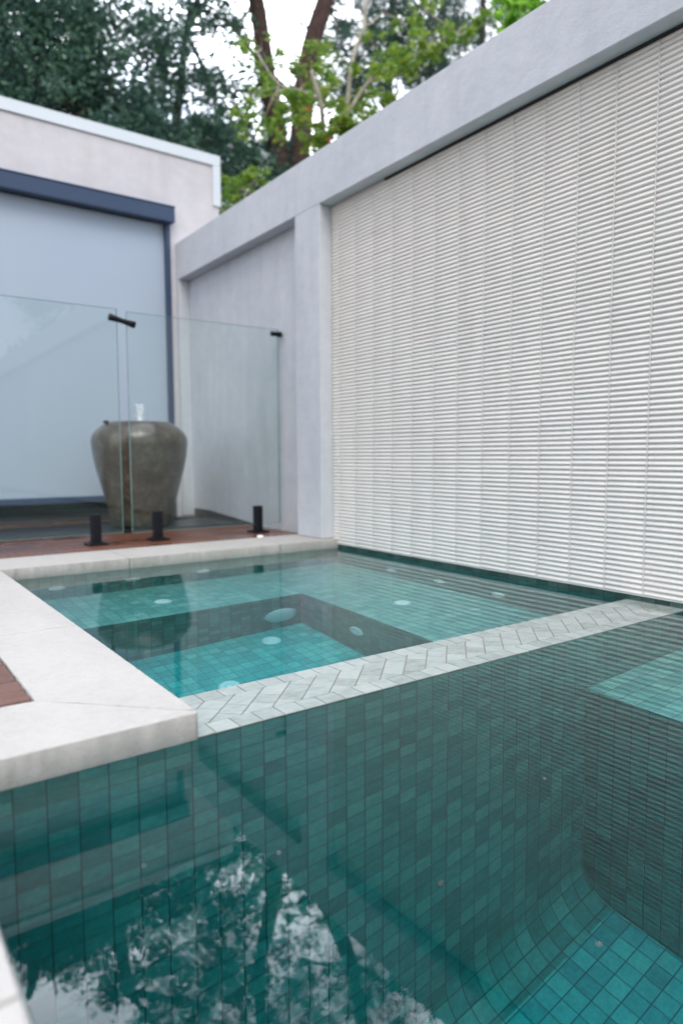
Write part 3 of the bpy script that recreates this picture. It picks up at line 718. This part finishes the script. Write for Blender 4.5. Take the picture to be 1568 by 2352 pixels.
tree('garden_tree', q, [([q - Vector((0, 0, .1)), q + Vector((0.1, 0, 1.6)), q + Vector((0, 0.1, 3.6))], 0.11, 0.05)],
     [(q + Vector(v_), (.75, .75, .65), d_) for v_, d_ in (((-0.5, 0, 3.0), .8), ((0.5, 0.3, 3.4), .8), ((0, -0.3, 4.2), .8), ((-0.7, 0.4, 3.9), .5), ((0.9, -0.2, 2.6), .6))],
     1500, 0.11, M_leaf_dark, M_bark, 'small garden tree behind the viewer, seen only as a reflection in the glass', None)
# soft grey green trees further right, each with its own thin stem
t3 = [cl(830, 90, 13.5, 1.3, .8, 1.2), cl(900, 10, 13.8, 1.3, .9, 1.2), cl(870, 230, 13.2, 1.2, .8, 1.2), cl(950, 120, 13.5, 1.2, .9, 1.2), cl(850, -150, 13.8, 1.4, .8), cl(780, 170, 13.6, .9, .5, 1.2)]
tree('weeping_tree', (W(880, 300, 14).x, 14, -0.02), [([(W(880, 300, 14).x, 14, -0.1), W(880, 300, 14), W(905, 60, 14), W(890, -120, 14)], 0.16, 0.06)],
     t3, 5600, 0.17, M_leaf_grey, M_bark, 'soft grey green tree with drooping foliage right of the forked tree', G1, aspect=0.16, droop=1.2)
t4 = [cl(1010, 60, 14.5, 1.4, .9, 1.2), cl(1080, -20, 14.8, 1.4, .9, 1.2), cl(1060, 130, 14.2, 1.2, .8, 1.2), cl(1150, 60, 14.5, 1.3, .8, 1.2), cl(1240, -30, 14.5, 1.5, .8), cl(1100, -220, 14.5, 1.6, .8), cl(1000, 200, 14.2, 1.0, .7)]
tree('weeping_tree', (W(1014, 200, 14.2).x, 14.2, -0.02), [([(W(1014, 200, 14.2).x, 14.2, -0.1), W(1014, 200, 14.2), W(1018, 0, 14.2), W(1010, -200, 14.2)], 0.10, 0.05), ([W(1060, 300, 13.8), W(1112, 90, 13.8), W(1106, -100, 13.8)], 0.11, 0.07)],
     t4, 5600, 0.17, M_leaf_grey, M_bark, 'grey green tree with thin reddish stems, farthest right above the boundary wall', G1, aspect=0.16, droop=1.2)
# bright flowering shrub just behind the boundary wall
SY = 5.6
t5 = [cl(600, 110, SY + .5, .26, .35), cl(570, 225, SY + .4, .28, .4), cl(640, 160, SY + .4, .22, .25), cl(735, 150, SY + .2, .26, .5), cl(760, 200, SY, .26, .5), cl(700, 200, SY + .3, .28, .4), cl(740, 270, SY, .32, .8), cl(690, 300, SY + .2, .25, .5), cl(800, 245, SY, .30, .5), cl(860, 190, SY - .2, .28, .6),
      cl(900, 150, SY - .2, .28, .6), cl(960, 120, SY - .3, .26, .6), cl(1000, 90, SY - .3, .22, .4), cl(930, 60, SY, .20, .25), cl(1060, 60, SY - .3, .2, .35), cl(870, 120, SY, .22, .3), cl(640, 240, SY + .3, .26, .5), cl(600, 300, SY + .4, .22, .4), cl(820, 300, SY - .1, .22, .5), cl(780, 330, SY, .25, .7), cl(1110, 55, SY - .3, .15, .25), cl(960, 20, SY, .2, .25)]
sb = W(745, 330, SY + .1)
tree('flowering_shrub', (sb.x, sb.y, -0.02), [([(sb.x, sb.y, -0.1), sb, W(738, 235, SY), W(720, 185, SY), W(716, 160, SY)], 0.035, 0.016), ([sb, W(795, 265, SY), W(808, 130, SY), W(838, 60, SY), W(836, 15, SY), W(858, -40, SY)], 0.028, 0.012),
     ([W(738, 235, SY), W(690, 205, SY + .2), W(640, 200, SY + .3), W(590, 120, SY + .4)], 0.018, 0.008), ([W(795, 265, SY), W(850, 175, SY - .1), W(940, 130, SY - .2), W(1050, 80, SY - .3)], 0.020, 0.007), ([W(838, 60, SY), W(880, 30, SY)], 0.012, 0.005)],
     t5, 540, 0.07, M_leaf_bright, M_pale, 'bright yellow green shrub with pale branches and red flowers showing above the boundary wall', None, aspect=0.4, cat='shrub')
shr = [o for o in bpy.data.objects if o.name == 'flowering_shrub'][0]
for px, py in ((708, 249), (755, 322), (812, 300)):
    p = W(px, py, SY - 0.12); mb = MB()
    for i in range(26):
        d_ = Vector((random.gauss(0, 1), random.gauss(0, 1), random.gauss(0, 1))).normalized()
        t_ = d_.orthogonal().normalized() * 0.007; mb.face([p - t_, p + d_ * 0.035, p + t_])
    mb.build('flower', M_red, shr)
# big-leaved lime plant, top right, and low bush in the gap beside the house
q = W(1200, 90, 4.0)
t6 = [cl(1165, 30, 4.0, .13, .22), cl(1200, 10, 4.0, .16, .3), cl(1235, -15, 4.0, .16, .3), cl(1180, -30, 4.1, .18, .3), cl(1280, -60, 4.0, .2, .3), cl(1190, 60, 4.0, .08, .1)]
tree('lime_plant', (q.x, q.y, -0.02), [([(q.x, q.y, -0.1), q, W(1215, 0, 4.0), W(1230, -60, 4.0)], 0.02, 0.008)], t6, 260, 0.13, M_leaf_lime, M_pale,
     'lime green plant with large leaves peeping over the boundary wall at the top right', None, aspect=0.36, cat='plant')
q = W(560, 470, 6.6)
t7 = [cl(545, 440, 6.6, .22, .6), cl(590, 425, 6.6, .22, .5), cl(520, 470, 6.6, .18, .4), cl(600, 410, 6.6, .16, .3)]
tree('low_bush', (q.x, q.y, -0.02), [([(q.x, q.y, -0.1), q, W(565, 430, 6.6)], 0.02, 0.01)], t7, 330, 0.08, M_leaf_bright, M_pale,
     'low green bush tucked in the gap between the house corner and the boundary wall', None, aspect=0.4, cat='shrub')

# a few specks of debris floating on the pool
for px, py, lab in ((1250, 1790, 'pale petal speck floating in front of the submerged bench corner'), (1375, 2170, 'white petal speck floating over the bright pool floor at lower right'),
                    (1012, 2030, 'reddish petal speck floating in mid pool, nearest the middle of the tiled wall'), (640, 1960, 'pale petal speck floating near the reflection of the house corner'),
                    (330, 1990, 'petal speck floating close below the near stone coping')):
    r = FW + RX * ((px - 784) / 1569.33) - UP * ((py - 1176) / 1569.33); p = CAM + r * (-CAM.z / r.z)
    mb = MB(); a = random.uniform(0, 6); q = random.uniform(0.0011, 0.002)
    pts = [(p.x + q * f_ * math.cos(a + b_), p.y + q * f_ * math.sin(a + b_), 0.0008 + 0.0004 * math.sin(b_ * 2)) for b_, f_ in ((0, 1.5), (1.2, .8), (2.6, 1.0), (3.6, 1.4), (5.0, .7))]
    mb.face(pts)
    mb.face([(x_, y_, 0.0003) for x_, y_, z_ in pts][::-1])
    for u_ in range(5):
        v_ = (u_ + 1) % 5; mb.face([(pts[u_][0], pts[u_][1], 0.0003), (pts[v_][0], pts[v_][1], 0.0003), pts[v_], pts[u_]])
    tag(mb.build('floating_petal', M_red if 'reddish' in lab else M_stone), lab, 'petal', 'petal specks floating on the pool')
